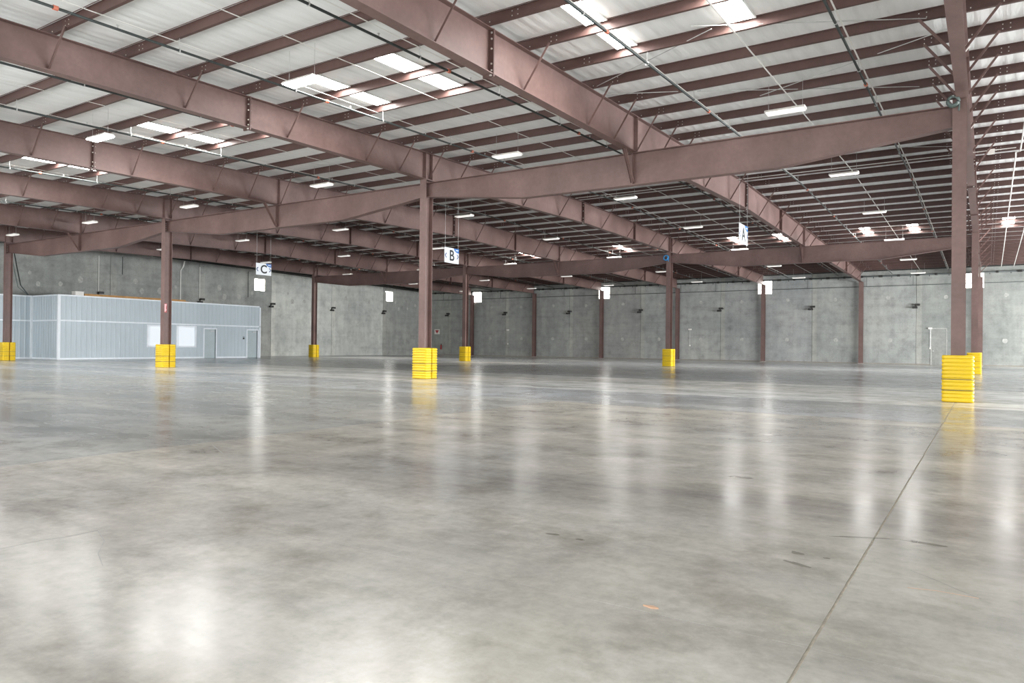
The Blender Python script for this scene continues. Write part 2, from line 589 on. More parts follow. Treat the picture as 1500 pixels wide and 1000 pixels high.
def window(name, axis, a, b, z0, z1, plane):
    """window in a wall; axis X: opening runs along x at y=plane; axis Y: runs along y at x=plane"""
    def B(u0, u1, d0, d1, za, zb):
        m = MB()
        return m.box(u0, u1, plane + d0, plane + d1, za, zb) if axis == 'X' else m.box(plane - d1, plane - d0, u0, u1, za, zb)
    root = obj(name, B(a, b, .13, .15, z0, z1), 'winframe'); tag(root, kind='structure')
    t = .035
    f = MB()
    for q in (B(a, a + t, .03, .13, z0, z1), B(b - t, b, .03, .13, z0, z1), B(a, b, .03, .13, z0, z0 + t), B(a, b, .03, .13, z1 - t, z1)):
        f.add(q.v, q.f)
    obj('frame', f, 'winframe', root)
    m1, mz = (a + b) / 2, (z0 + z1) / 2
    obj('mullion', B(m1 - .012, m1 + .012, .04, .12, z0, z1), 'winframe', root)
    obj('mullion', B(a, b, .045, .115, mz - .012, mz + .012), 'winframe', root)
    for u0, u1 in ((a + t, m1 - .012), (m1 + .012, b - t)):
        for za, zb in ((z0 + t, mz - .012), (mz + .012, z1 - t)):
            obj('pane', B(u0, u1, .08, .09, za, zb), 'winpane', root)


nwin = 0
for i, (a, b) in FWIN.items():
    nwin += 1
    window('window_%d' % nwin, 'X', a, b, WZ[0], WZ[1], YF)
for i, (a, b) in LWIN.items():
    nwin += 1
    window('window_%d' % nwin, 'Y', a, b, LWZ[0], LWZ[1], XL)

# ------------------------------------------------------------------ ceiling: white insulation sagging between the purlins
PY_NEAR = [0.13 + 1.487 * k for k in range(-15, 8)]
PY_FAR = [11.75 + 1.5 * k for k in range(0, 22)]
PY = PY_NEAR + PY_FAR
mb = MB(); rows = []
edges = [YN - .2] + PY + [YF + .2]
for a, b in zip(edges[:-1], edges[1:]):
    n = 6
    for k in range(n):
        y = a + (b - a) * k / n; t = k / n
        rows.append((y, rz(y) + PUR - 0.10 * t * (1 - t)))
rows.append((YF + .2, rz(YF + .2) + PUR))
XS = [XL - .3 + (XR - XL + .6) * k / 24 for k in range(25)]
vs = [(x, y, z) for y, z in rows for x in XS]
n = len(XS)
fs = [(j * n + i, j * n + i + 1, (j + 1) * n + i + 1, (j + 1) * n + i) for j in range(len(rows) - 1) for i in range(n - 1)]
mb.add(vs, fs)
ceiling = obj('ceiling', mb, 'insulation', smooth=True); tag(ceiling, kind='structure')
# weatherproof roof deck above it keeps the sky out
mb = MB()
for a, b in ((YN - .4, RIDGE), (RIDGE, YF + .4)):
    mb.prism([(a, rz(a) + PUR + .06), (b, rz(b) + PUR + .06), (b, rz(b) + PUR + .10), (a, rz(a) + PUR + .10)], XL - .4, XR + .4, 'X')
deck = obj('roof_deck', mb, 'insulation', ceiling)

# ------------------------------------------------------------------ purlins
PX0, PX1 = XL + .05, 9.0


def purlin_mesh():
    m = MB(); t = .006
    m.box(PX0, PX1, 0, t, 0, PUR)                    # web faces the camera side
    m.box(PX0, PX1, t, .07, 0, t)                    # bottom flange
    m.box(PX0, PX1, .07 - t, .07, t, .022)           # lip
    m.box(PX0, PX1, -.07, 0, PUR - t, PUR)           # top flange
    m.box(PX0, PX1, -.07, -.07 + t, PUR - .022, PUR - t)
    return m


def bolts_mesh():
    m = MB()
    for x in [0.14, -7.72] + COLX[1:] + [-22.81, -37.91]:
        for dx in (-.75, -.62, -.1, .1, .62, .75):
            for z in (.05, .14):
                if abs(dx) < .2 and z > .1:
                    continue
                m.box(x + dx - .010, x + dx + .010, -.010, .001, z - .010, z + .010)
    return m


ORD = ['first', 'second', 'third', 'fourth', 'fifth', 'sixth', 'seventh', 'eighth', 'ninth', 'tenth', 'eleventh', 'twelfth', 'thirteenth', 'fourteenth', 'fifteenth', 'sixteenth', 'seventeenth', 'eighteenth']
GRP = {'n': 'purlins between the camera and the first jack beams', 'm': 'purlins between the two rows of jack beams',
       'f': 'purlins between the second jack beams and the far wall'}
NEARS = [y for y in PY if y < -.3][::-1]
MIDS = [y for y in PY if -.3 <= y < 22.4]
FARS = [y for y in PY if y >= 22.4]


def purlin_label(y):
    if y in NEARS:
        return ORD[NEARS.index(y)] + ' purlin from the nearest jack beams towards the camera'
    if y in MIDS:
        return ORD[MIDS.index(y)] + ' purlin behind the nearest jack beams, towards the second row'
    return ORD[FARS.index(y)] + ' purlin behind the second row of jack beams, towards the far wall'


proto = protob = None
for y in PY:
    z = rz(y) + .004
    key = 'n' if y < -.3 else 'm' if y < 22.4 else 'f'
    if proto is None:
        root = obj('roof_purlin', purlin_mesh(), 'purlin')
        bo = obj('bolts', bolts_mesh(), 'bolt', root); tag(bo, kind='stuff')
        proto, protob = root, bo
        root.location = (0, y, z)
    else:
        root = copy_one(proto, None, (0, y, z))
        copy_one(protob, root, (0, 0, 0))
    WL[root.name] = Vector((0, y, z))
    tag(root, purlin_label(y), 'purlin', GRP[key], 'thing')

# ------------------------------------------------------------------ rafters
T = .014
TOPLINE = [(YN + .1, rz(YN + .1)), (RIDGE, rz(RIDGE)), (YF - .05, rz(YF - .05))]
BOT_GRID = [(YN + .1, 6.40), (-8.0, 6.59), (-1.2, 6.665), (1.2, 6.675), (RIDGE, 6.88), (19.0, 6.80), (22.4, 6.775), (24.0, 6.77), (40.0, 6.52), (44.0, 6.47)]
BOT_MID = [(YN + .1, 6.33), (-8.0, 6.49), (-1.2, 6.555), (1.2, 6.565), (RIDGE, 6.82), (19.0, 6.68), (22.4, 6.64), (24.0, 6.63), (40.0, 6.47), (44.0, 6.42)]


def interp(line, y):
    for (a, za), (b, zb) in zip(line[:-1], line[1:]):
        if a <= y <= b:
            return za + (zb - za) * (y - a) / (b - a)
    return line[0][1] if y < line[0][0] else line[-1][1]


BRACE_Y = [0.13 + 1.487 * k for k in (-10, -8, -6, -4, -2, -1, 0, 1, 2, 4, 6)] + [11.75 + 1.5 * k for k in (1, 3, 5, 6, 7, 8, 10, 12, 14, 16, 18, 20)]


def rafter(x, grid, label, left=True, right=True):
    bl = [p for p in (BOT_GRID if grid else BOT_MID)]
    r = thing('roof_rafter', label, 'rafter', (x, RIDGE, 6.8), 'roof rafters running to the far wall')
    ys = sorted(set([p[0] for p in bl] + [RIDGE]))
    tl = lambda y: rz(y)
    poly = [(y, interp(bl, y) + T) for y in ys] + [(y, tl(y) - T) for y in reversed(ys)]
    m = MB()
    for a, b in zip(ys[:-1], ys[1:]):
        m.prism([(a, interp(bl, a) + T), (b, interp(bl, b) + T), (b, tl(b) - T), (a, tl(a) - T)], x - .005, x + .005, 'X')
    obj('web', m, 'steel', r)
    obj('top_flange', MB().flange([(y, tl(y) - T) for y in ys], x - .12, x + .12, T), 'steel', r)
    obj('bottom_flange', MB().flange([(y, interp(bl, y)) for y in ys], x - .12, x + .12, T), 'steel', r)
    for y in ([-.17, .17, 22.23, 22.57] if grid else [0.0, 22.4]):
        m = MB()
        for s in (-1, 1):
            m.box(x + s * .006 if s > 0 else x - .115, x + .115 if s > 0 else x - .006, y - .008, y + .008, interp(bl, y) + T, tl(y) - T)
        obj('stiffener', m, 'steel', r)
    for y in (-7.1, 11.2, 17.1, 30.3, 36.5):
        m = MB().box(x - .13, x + .13, y - .02, y + .02, interp(bl, y) - .05, tl(y) + (.0 if y > 0 else -.0) - .002)
        sp = obj('splice_plate', m, 'purlin', r)
        if y < 12 and -24 < x < 5:
            z0, z1 = interp(bl, y), tl(y)
            for z in (z0 + .07, z0 + .20, (z0 + z1) / 2 + .05, z1 - .20, z1 - .08):
                obj('bolt', MB().box(x + .07, x + .10, y - .045, y + .045, z - .015, z + .015), 'bolt', sp)
            obj('bolt', MB().box(x + .05, x + .09, y - .05, y + .05, z0 - .04, z0 - .012), 'bolt', sp)
    for k, y in enumerate(BRACE_Y):
        for s in ([1] if right else []) + ([-1] if left else []):
            zb = interp(bl, y) + .05
            b = obj('flange_brace', MB().angle((x + s * .66, y - .02, rz(y) + .02), (x + s * .035, y - .02, zb), .048, .007, (0, 1, 0)), 'steel', r)
            if grid and abs(x) < 1 and s > 0 and k in (4, 8):
                p, q = Vector((x + s * .66, y - .02, rz(y))), Vector((x + s * .035, y - .02, zb))
                tg = obj('paper_tag', MB().bar(p.lerp(q, .80), p.lerp(q, .97), .075, .02, (0, 1, 0)), 'tagwhite', b)
                tg['label'] = 'white paper tag'
    return r


RL = [(7.62, False, 'rafter beyond the right edge column, out over the right bay'),
      (0.05, True, 'rafter over the two columns at the right edge, seen almost end on'),
      (-7.78, False, 'big steel rafter crossing the top middle, resting on the middle of the nearest jack beam'),
      (-15.28, True, 'steel rafter over the column with the half-seen sign B behind it'),
      (-22.83, False, 'steel rafter resting on the jack beam between the second and third near columns'),
      (-30.36, True, 'steel rafter over the column that carries the small red sign'),
      (-37.9, False, 'steel rafter resting on the jack beam above the grey office'),
      (-45.8, True, 'steel rafter over the column at the left edge in front of the office')]
for x, g, lab in RL:
    rafter(x, g, lab)

# ------------------------------------------------------------------ columns
def i_section(mb, x, y, z0, z1, w, d, tf, tw):
    """flanges face -y and +y"""
    mb_f = MB().box(x - w / 2, x + w / 2, y - d / 2, y - d / 2 + tf, z0, z1)
    mb_b = MB().box(x - w / 2, x + w / 2, y + d / 2 - tf, y + d / 2, z0, z1)
    mb_w = MB().box(x - tw / 2, x + tw / 2, y - d / 2 + tf, y + d / 2 - tf, z0, z1)
    return mb_f, mb_b, mb_w


def column(x, y, top, w, d, label, base=False, tagz=None):
    r = thing('steel_column', label, 'column', (x, y, 0), 'steel columns')
    f, b, wb = i_section(None, x, y, .02, top - .02, w, d, .018, .012)
    obj('flange', f, 'steel', r); obj('flange', b, 'steel', r); obj('web', wb, 'steel', r)
    obj('base_plate', MB().box(x - w / 2 - .05, x + w / 2 + .05, y - d / 2 - .05, y + d / 2 + .05, 0, .02), 'grout' if base else 'steel', r)
    obj('cap_plate', MB().box(x - w / 2, x + w / 2, y - d / 2, y + d / 2, top - .02, top), 'steel', r)
    return r


CL = {(0, 0): 'pale pink steel column in the foreground near the right edge, nearest of all columns',
      (1, 0): 'steel column standing in front of sign B and the corner, second nearest',
      (2, 0): 'steel column with a small red sign standing before the office windows',
      (3, 0): 'steel column at the left edge in front of the blue-grey office',
      (0, 1): 'dark steel column just behind the nearest column at the right edge',
      (1, 1): 'dark steel column with a blue hose coil at its top',
      (2, 1): 'steel column right below sign B, before the bright wall window',
      (3, 1): 'slender steel column before the pale left wall beside the office'}
COLS = {}
for (i, j), lab in CL.items():
    top = 6.665 if j == 0 else 6.77
    COLS[(i, j)] = column(COLX[i] + (.04 if (i, j) == (0, 1) else 0), ROWY[j], top, .27, .36, lab)
WL_LAB = ['wall column behind the two right edge columns, before the bright window',
          'dark column against the far wall, first from the right without a window behind it',
          'dark column against the far wall with a bright window behind it, right of sign A',
          'dark column against the far wall just right of the hose column',
          'dark column against the far wall before the bright window left of the hose column',
          'dark column against the far wall between sign B and the middle windows',
          'dark column in the far corner just behind the column under sign B']
for k, x in enumerate(WCOLX):
    column(x, 44.15, 6.42 if k % 2 else 6.47, .30, .32, WL_LAB[k], True)


# ------------------------------------------------------------------ yellow column guards: two ribbed half shells strapped round each foot
def half_shell(cx, cy, s, w, d0, d1, h):
    """s=-1 front half (towards -y), +1 back half; U-shaped ring of ribbed plastic"""
    r = .075
    outer = []
    def arc(ax, ay, t0, t1, n=5):
        for k in range(n + 1):
            t = t0 + (t1 - t0) * k / n
            outer.append((ax + r * math.cos(t), ay + r * math.sin(t)))
    # start at the gap on the +x side, round the face, back to the gap on the -x side (written for s=-1)
    outer.append((w, -d0))
    arc(w - r, -d1 + r, 0, -math.pi / 2)
    arc(-w + r, -d1 + r, -math.pi / 2, -math.pi)
    outer.append((-w, -d0))
    inner = [(-.16, -d0), (-.16, -.215), (.16, -.215), (.16, -d0)]
    levels = []
    nr = 12
    for k in range(nr):
        z0 = h * k / nr; dz = h / nr
        for t, off in ((.0, -.020), (.10, -.014), (.28, -.003), (.5, .0), (.72, -.003), (.90, -.014)):
            levels.append((z0 + dz * t, off))
    levels[0] = (0, -.026)
    levels = [q for q in levels if q[0] < h - .06]
    levels += [(h - .055, -.001), (h - .03, -.004), (h - .012, -.013), (h, -.034)]
    mb = MB(); vs = []
    for z, off in levels:
        for x, y in outer:
            L = math.hypot(x, y)
            # shrink toward centre for grooves
            fx = max(-w, min(w, x)); 
            nx = x + (off if x > w - r else -off if x < -w + r else 0) * (1 if abs(x) > w - r else 0)
            ny = y - (off if y < -d1 + r else 0)
            vs.append((cx + nx, cy - s * ny, z + .005))
    n = len(outer); m = len(levels)
    fs = []
    for i in range(m - 1):
        for k in range(n - 1):
            fs.append((i * n + k, i * n + k + 1, (i + 1) * n + k + 1, (i + 1) * n + k))
    mb.add(vs, fs)
    # top, bottom, inner walls
    for z in (.005 + h, .005):
        off = -.034 if z > .1 else -.026
        ring = []
        for x, y in outer:
            nx = x + (off if x > w - r else -off if x < -w + r else 0)
            ny = y - (off if y < -d1 + r else 0)
            ring.append((cx + nx, cy - s * ny, z))
        ring += [(cx + x, cy - s * y, z) for x, y in inner]
        mb.add(ring, [tuple(range(len(ring)))])
    iv = [(cx + x, cy - s * y, z) for z in (.005, .005 + h) for x, y in inner]
    mb.add(iv, [(k, k + 1, k + 5, k + 4) for k in range(3)])
    for sx in (1, -1):
        ox = sx * (w - .0)
        mb.add([(cx + ox, cy + s * d0, .005), (cx + sx * .16, cy + s * d0, .005), (cx + sx * .16, cy + s * d0, .005 + h), (cx + ox, cy + s * d0, .005 + h)], [(0, 1, 2, 3)])
    return mb


GL = {(0, 0): 'large yellow ribbed guard round the foot of the nearest column',
      (1, 0): 'yellow ribbed two-piece guard round the second nearest column, before sign B',
      (2, 0): 'yellow guard round the column that stands before the office windows',
      (3, 0): 'yellow guard at the left edge before the office side wall',
      (0, 1): 'yellow guard half hidden behind the nearest yellow guard',
      (1, 1): 'yellow guard round the foot of the blue hose column',
      (2, 1): 'small yellow guard round the column under sign B',
      (3, 1): 'smallest yellow guard, before the pale left wall right of the office'}
GH, GW, GD = 1.025, .305, .335
def guard(i, j):
    cx, cy = COLX[i] + (.04 if (i, j) == (0, 1) else 0), ROWY[j]
    g = thing('column_guard', GL[(i, j)], 'column guard', (cx, cy, 0), 'yellow guards round the column feet')
    for s in (-1, 1):
        h = obj('half_shell', half_shell(cx, cy, s, GW, .025, GD, GH), 'yellow', g, smooth=True)
        # label strip printed on the outward face
        for dx in (-.045, .045):
            obj('print_mark', MB().box(cx + dx - .03, cx + dx + .03, cy + s * (GD - .008) - .006, cy + s * (GD - .008) + .006, .545, .563), 'band', h)
    for z in (.268, .506) if j == 0 else (.31, .62):
        m = MB(); ring = []
        for ax, ay, t0 in ((1, 1, 0), (-1, 1, 90), (-1, -1, 180), (1, -1, 270)):
            for q in range(5):
                t = math.radians(t0 + 22.5 * q)
                ring.append((cx + ax * (GW - .075) + .075 * math.cos(t), cy + ay * (GD - .075) + .075 * math.sin(t), z))
        m.tube(ring + ring[:1], .0075, 6)
        obj('strap', m, 'band', g)


for (i, j) in GL:
    guard(i, j)

# ------------------------------------------------------------------ jack beams
JL = {(0, 0): 'nearest tapered jack beam spanning from the right edge column to the second column',
      (1, 0): 'tapered jack beam between the second near column and the red sign column',
      (2, 0): 'tapered jack beam above the office, from the red sign column to the left edge column',
      (0, 1): 'dark jack beam of the second row below sign A, right of the hose column',
      (1, 1): 'dark second row jack beam between hose column and the column under sign B',
      (2, 1): 'second row jack beam left of the sign B column, above the pale wall'}


def jack(i, j):
    xa, xb = COLX[i + 1] + .02, COLX[i] - .02
    y = ROWY[j]
    dz = 0.0 if j == 0 else 0.07
    zt = 6.55 + dz
    ka, kb = xa + 3.9, xb - 3.9
    prof = [(xa, 6.10 + dz), (ka, 5.68 + dz), (kb, 5.66 + dz), (xb, 6.10 + dz)]
    r = thing('jack_beam', JL[(i, j)], 'beam', ((xa + xb) / 2, y, 6.0), 'tapered jack beams between columns')
    m = MB()
    for (a, za), (b, zb) in zip(prof[:-1], prof[1:]):
        m.prism([(a, za), (b, zb), (b, zt), (a, zt)], y - .006, y + .006, 'Y')
    obj('web', m, 'steel', r)
    obj('top_flange', MB().box(xa, xb, y - .13, y + .13, zt - .016, zt), 'steel', r)
    m = MB()
    for (a, za), (b, zb) in zip(prof[:-1], prof[1:]):
        vs = [(a, y - .13, za - .016), (b, y - .13, zb - .016), (b, y + .13, zb - .016), (a, y + .13, za - .016)]
        vs += [(p, q, z + .016) for p, q, z in vs]
        m.add(vs, [(3, 2, 1, 0), (4, 5, 6, 7), (0, 1, 5, 4), (1, 2, 6, 5), (2, 3, 7, 6), (3, 0, 4, 7)])
    obj('bottom_flange', m, 'steel', r)
    xm = [-7.78, -22.83, -37.9][i]
    for s in (-1, 1):
        obj('stiffener', MB().box(xm - .01, xm + .01, y + (.006 if s > 0 else -.12), y + (.12 if s > 0 else -.006), 5.67 + dz, zt - .016), 'steel', r)
        zr = interp(BOT_MID, y + s * .65)
        for dx in (-.03, .03):
            k = obj('kicker_brace', MB().angle((xm + dx, y + s * .65, zr), (xm + dx, y + s * .07, 5.72 + dz), .05, .008, (1, 0, 0)), 'steel', r)
    for e, sx in ((xa, 1), (xb, -1)):
        ep = obj('end_plate', MB().box(e - .0 if sx > 0 else e - .018, e + .018 if sx > 0 else e, y - .13, y + .13, 6.06 + dz, zt + .02), 'steel', r)
        for k in range(4):
            z = 6.16 + dz + k * .09
            obj('bolt', MB().box(e + sx * .02 - .02, e + sx * .02 + .02, y - .10, y - .07, z - .014, z + .014), 'bolt', ep)
    return r


for (i, j) in JL:
    jack(i, j)
# paper tag on the nearest jack beam
tg = None

# ------------------------------------------------------------------ sprinkler pipes, roof straps
PIPES = [-1.87, -5.6, -9.42, -13.25, -17.0, -20.35, -24.3, -28.0, -31.8, -35.6, -39.4, -43.2, -47.2]
pipe_proto = None


def pipe_line(x):
    z = lambda y: rz(y) - .25
    r = obj('sprinkler_pipe', MB().tube([(x, YN + .3, z(YN + .3)), (x, RIDGE, z(RIDGE)), (x, YF - .5, z(YF - .5))], .027, 8), 'pipe', None, (x, RIDGE, z(RIDGE)), smooth=True)
    tag(r, None, 'pipe', 'black sprinkler pipes under the roof', 'thing')
    for k in range(22):
        y = -20.5 + 3.0 * k
        if y > 43.5:
            break
        h = obj('sprinkler_head', MB().tube([(x, y, z(y) + .02), (x, y, z(y) + .075)], .012, 6).tube([(x, y, z(y) + .075), (x, y, z(y) + .083)], .028, 6), 'galv', r)
        yy = min(PY, key=lambda q: abs(q - y - 1.4)) + .03
        if yy < 43:
            obj('hanger', MB().tube([(x, yy, rz(yy) + .01), (x, yy, z(yy) + .02)], .006, 5).box(x - .032, x + .032, yy - .012, yy + .012, z(yy) - .032, z(yy) + .034), 'galv', r)
    for y in (-12.6, -6.3, -.2, 6.0, 12.3, 18.5, 24.8, 31, 37):
        obj('coupling', MB().tube([(x, y - .04, z(y)), (x, y + .04, z(y + .04))], .045, 8), 'clamp', r)
    return r


for x in PIPES:
    p = pipe_line(x)
    p['label'] = 'black sprinkler pipe under the roof, ' + ORD[PIPES.index(x)] + ' from the right edge columns towards the left wall'; p['category'] = 'pipe'

SX = []
for j in range(7):
    SX += [-7.62 * j - d for d in (1.87, 3.74, 5.81)]
strap_proto = None
for x in SX:
    kx = SX.index(x)
    spans = ['the right edge rafter and the big middle rafter', 'the big middle rafter and the next', 'the rafters left of the sign B column', 'the rafters right of the red sign column',
             'the rafters left of the red sign column', 'the rafters above the office', 'the last rafter and the left wall']
    if strap_proto is None:
        m = MB()
        for a, b in ((YN + .3, RIDGE), (RIDGE, YF - .3)):
            m.bar((0, a, rz(a) - rz(RIDGE)), (0, b, rz(b) - rz(RIDGE)), .032, .006)
        strap_proto = obj('roof_strap', m, 'strap')
        s = strap_proto
    else:
        s = copy_one(strap_proto)
    s.location = (x, 0, rz(RIDGE) - .006); WL[s.name] = Vector(s.location)
    tag(s, ['rightmost', 'middle', 'leftmost'][kx % 3] + ' white strap between ' + spans[kx // 3], 'strap', 'white straps under the purlins', 'thing')
for x, y0, y1, jog, lab in ((1.38, 3.0, 43.6, 10.3, 'white conduit with a jog right of the right edge columns'),
                            (2.12, 24.0, 43.9, None, 'white conduit outermost at the right edge near the far wall')):
    pts = [(x, y0, rz(y0) - .10)]
    if jog:
        pts += [(x + .04, jog, rz(jog) - .10), (x - .08, jog + .1, rz(jog) - .10), (x - .06, RIDGE, rz(RIDGE) - .10)]
    pts += [(x, y1, rz(y1) - .08)]
    c = obj('electrical_conduit', MB().tube(pts, .022, 6), 'strap', None, (x, y0, 7.4)); tag(c, lab, 'conduit', None, 'thing')

# thin diagonal tie rods of the roof bracing in the right bay
RODS = [((-7.7, -2.75), (-4.1, -4.65)), ((-7.7, -2.2), (-5.5, -1.1)), ((-4.4, -5.0), (-.05, -2.6)), ((-4.5, .2), (-.05, -2.1)), ((-5.6, -1.1), (-.9, 1.6)), ((-2.5, 4.2), (-.05, 4.15)),
        ((-7.7, 4.6), (-.05, 9.2)), ((-7.7, 9.2), (-.05, 4.6))]
for (xa, ya), (xb, yb) in RODS:
    o = obj('tie_rod', MB().tube([(xa, ya, rz(ya) + .03), (xb, yb, rz(yb) + .03)], .009, 6), 'galv', None, (xa, ya, rz(ya)))
    tag(o, ORD[RODS.index(((xa, ya), (xb, yb)))] + ' nearest thin diagonal tie rod under the roof of the right bay', 'rod', 'tie rods in the right bay', 'thing')

# level cable run across the bays just before the ridge, with a junction box at its right end
cr_ = obj('cable_run', MB().tube([(-15.0, 10.02, rz(10.0) - .03), (1.30, 10.02, rz(10.0) - .03)], .014, 6), 'strap', None, (-7, 10.02, 7.8))
tag(cr_, 'thin pale cable run level under the purlins, crossing behind the nearest jack beam', 'cable', None, 'thing')
obj('junction_box', MB().box(.52, .72, 9.90, 10.06, rz(10.0) - .16, rz(10.0) - .01), 'tagwhite', cr_)

# ------------------------------------------------------------------ skylights
NEAR_SKY = [(-3.57, .50), (-6.02, .42), (-10.74, .56), (-13.1, .46), (-17.9, .5), (-20.28, .58), (-25.2, .5), (-27.6, .5), (-32.5, .5), (-34.9, .5), (-39.9, .5), (-42.3, .5)]
FAR_SKY = [(1.42, .5), (-2.8, .5), (-5.1, .5), (-9.7, .5), (-12.3, .5), (-17.3, .5), (-19.8, .5), (-24.7, .5), (-27.1, .5), (-32, .5), (-34.4, .5), (-39.4, .5), (-41.8, .5)]


def skylight(x, w, y0, y1, label, group):
    r = thing('skylight', label, 'skylight', (x, (y0 + y1) / 2, rz(y0) + PUR), group)
    n = 4
    m = MB(); f = MB()
    zz = lambda y: rz(y) + PUR - .044
    ym = [y for y in PY if y0 + .1 < y < y1 - .1]
    cuts = [y0] + ym + [y1]
    for a, b in zip(cuts[:-1], cuts[1:]):
        a2, b2 = a + .09, b - .09
        vs = [(x - w / 2, a2, zz(a2)), (x + w / 2, a2, zz(a2)), (x + w / 2, b2, zz(b2)), (x - w / 2, b2, zz(b2))]
        vs += [(p, q, s + .012) for p, q, s in vs]
        pn = obj('panel', MB().add(vs, [(3, 2, 1, 0), (4, 5, 6, 7), (0, 1, 5, 4), (1, 2, 6, 5), (2, 3, 7, 6), (3, 0, 4, 7)]), 'skylight', r)
        pn.data.materials.append(M['strap'])
        for p_ in pn.data.polygons:
            p_.material_index = 0 if p_.normal.z < -.5 else 1
        for s in (-1, 1):
            f.bar((x + s * (w / 2 + .02), a2, zz(a2) - .002), (x + s * (w / 2 + .02), b2, zz(b2) - .002), .03, .03)
    obj('frame', f, 'insulation', r)


SKL = {-3.57: 'skylight at the top edge right of the middle, one bright panel in view', -6.02: 'bright skylight at the top right of the big middle rafter, crossed by a pipe',
       -10.74: 'bright skylight just left of the big middle rafter', -13.1: 'bright skylight beside the glaring lamp at the upper left',
       -20.28: 'bright skylight between the two long rafters on the left'}
for x, w in NEAR_SKY:
    skylight(x, w, -7.305, -4.33, SKL.get(x, 'skylight of the near row, ' + ORD[[q[0] for q in NEAR_SKY].index(x)] + ' from the right'), 'skylights of the near row')
for x, w in FAR_SKY:
    skylight(x, w, 23.75, 26.75, 'skylight glowing above the second jack beams, ' + ORD[[q[0] for q in FAR_SKY].index(x)] + ' from the right', 'skylights of the far row')

# ------------------------------------------------------------------ linear lamps hung under the roof
LX = [4.55 - 8.2 * k for k in range(0, 7)]
LY = [-8.3, -.3, 8.45, 16.6, 24.9, 33.3, 41.2]


def lamp(x, y, lit, label, group):
    z = rz(y) - .60
    r = thing('high_bay_lamp', label, 'lamp', (x, y, z), group)
    w, d = (.44, .17)
    obj('housing', MB().prism([(y - d, z), (y + d, z), (y + d - .05, z + .06), (y - d + .05, z + .06)], x - w - .03, x + w + .03, 'X'), 'tagwhite', r)
    obj('lens', MB().box(x - w, x + w, y - d + .02, y + d - .02, z - .02, z), 'lamp_lit' if lit else 'lamp_dim', r)
    for s in (-1, 1):
        obj('hanging_wire', MB().tube([(x + s * .4, y, z + .06), (x + s * .4, y, rz(y) + .15)], .004, 5), 'galv', r)


for x in LX:
    for y in LY:
        lit = y < -8
        near = y < -8
        lab = 'white lamp in the %s lamp row from the far wall, %s from the right' % (ORD[6 - LY.index(y)], ORD[LX.index(x)])
        grp = 'unlit-looking white lamps under the roof'
        if lit:
            grp = 'glaring lamps of the near row'
            lab = 'glaring lamp in the row nearest the camera, %s from the right' % ORD[LX.index(x)]
            if abs(x + 11.85) < .1: lab = 'glaring lamp next to a skylight at the upper left'
            if abs(x + 20.05) < .1: lab = 'glaring lamp in front of the second long rafter at far left'
        lamp(x, y, lit, lab, grp)

# ------------------------------------------------------------------ hanging aisle signs
def sign(letter, x, y0, y1, z0, z1, label):
    r = thing('aisle_sign', label, 'sign', (x, (y0 + y1) / 2, z0), 'hanging aisle signs')
    obj('board', MB().box(x - .012, x, y0, y1, z0, z1), 'signwhite', r)
    W_, H_ = y1 - y0, z1 - z0
    cu = bpy.data.curves.new('letter', 'FONT'); cu.body = letter; cu.align_x = 'CENTER'; cu.align_y = 'CENTER'
    cu.size = H_ * .98; cu.extrude = .002; cu.offset = .013
    cu.materials.append(M['black'])
    tmp = bpy.data.objects.new('letter', cu); COL.objects.link(tmp)
    bpy.context.view_layer.update()
    me = bpy.data.meshes.new_from_object(tmp.evaluated_get(bpy.context.evaluated_depsgraph_get()))
    bpy.data.objects.remove(tmp)
    if not me.materials: me.materials.append(M['black'])
    t = bpy.data.objects.new('letter', me); COL.objects.link(t); t.parent = r
    t.rotation_euler = (math.radians(90), 0, math.radians(90))
    t.location = (.004, 0, H_ * .47)
    for s in (-1, 1):
        yc = (y0 + y1) / 2 + s * W_ * .405
        zc = z0 + H_ * .47
        m = MB()
        tip = (x + .003, yc + s * .055, zc)
        for e in (-1, 1):
            m.bar((x + .003, yc - s * .035, zc + e * .10), tip, .006, .038, (1, 0, 0)) if False else m.bar((x + .003, yc - s * .035, zc + e * .10), tip, .042, .006, (1, 0, 0))
        obj('arrow', m, 'navy', r)
    # blue corner logo with an illegible white line
    yb, zb = y1, z1
    pts = [(yb, zb), (yb - W_ * .36, zb), (yb - W_ * .32, zb - H_ * .13), (yb - W_ * .24, zb - H_ * .22), (yb - W_ * .12, zb - H_ * .28), (yb, zb - H_ * .29)]
    lg = obj('corner_mark', MB().prism(pts, x, x + .003, 'X'), 'blue', r)
    obj('white_line', MB().box(x + .003, x + .005, yb - W_ * .22, yb - W_ * .04, zb - H_ * .14, zb - H_ * .09), 'signwhite', lg)
    for yy in (y0 + .04, y1 - .04):
        obj('hanging_wire', MB().tube([(x - .006, yy, z1), (x - .006, yy, rz(yy) + PUR - .03)], .0035, 5), 'galv', r)


sign('A', -6.3, 5.18, 6.18, 4.61, 5.25, 'white sign with letter A hanging high right of the middle')
sign('B', -18.2, 4.68, 5.64, 4.55, 5.18, 'white sign with letter B beside the second nearest column')
sign('C', -30.7, 5.04, 5.98, 4.63, 5.23, 'white sign with letter C hanging before the left wall window')

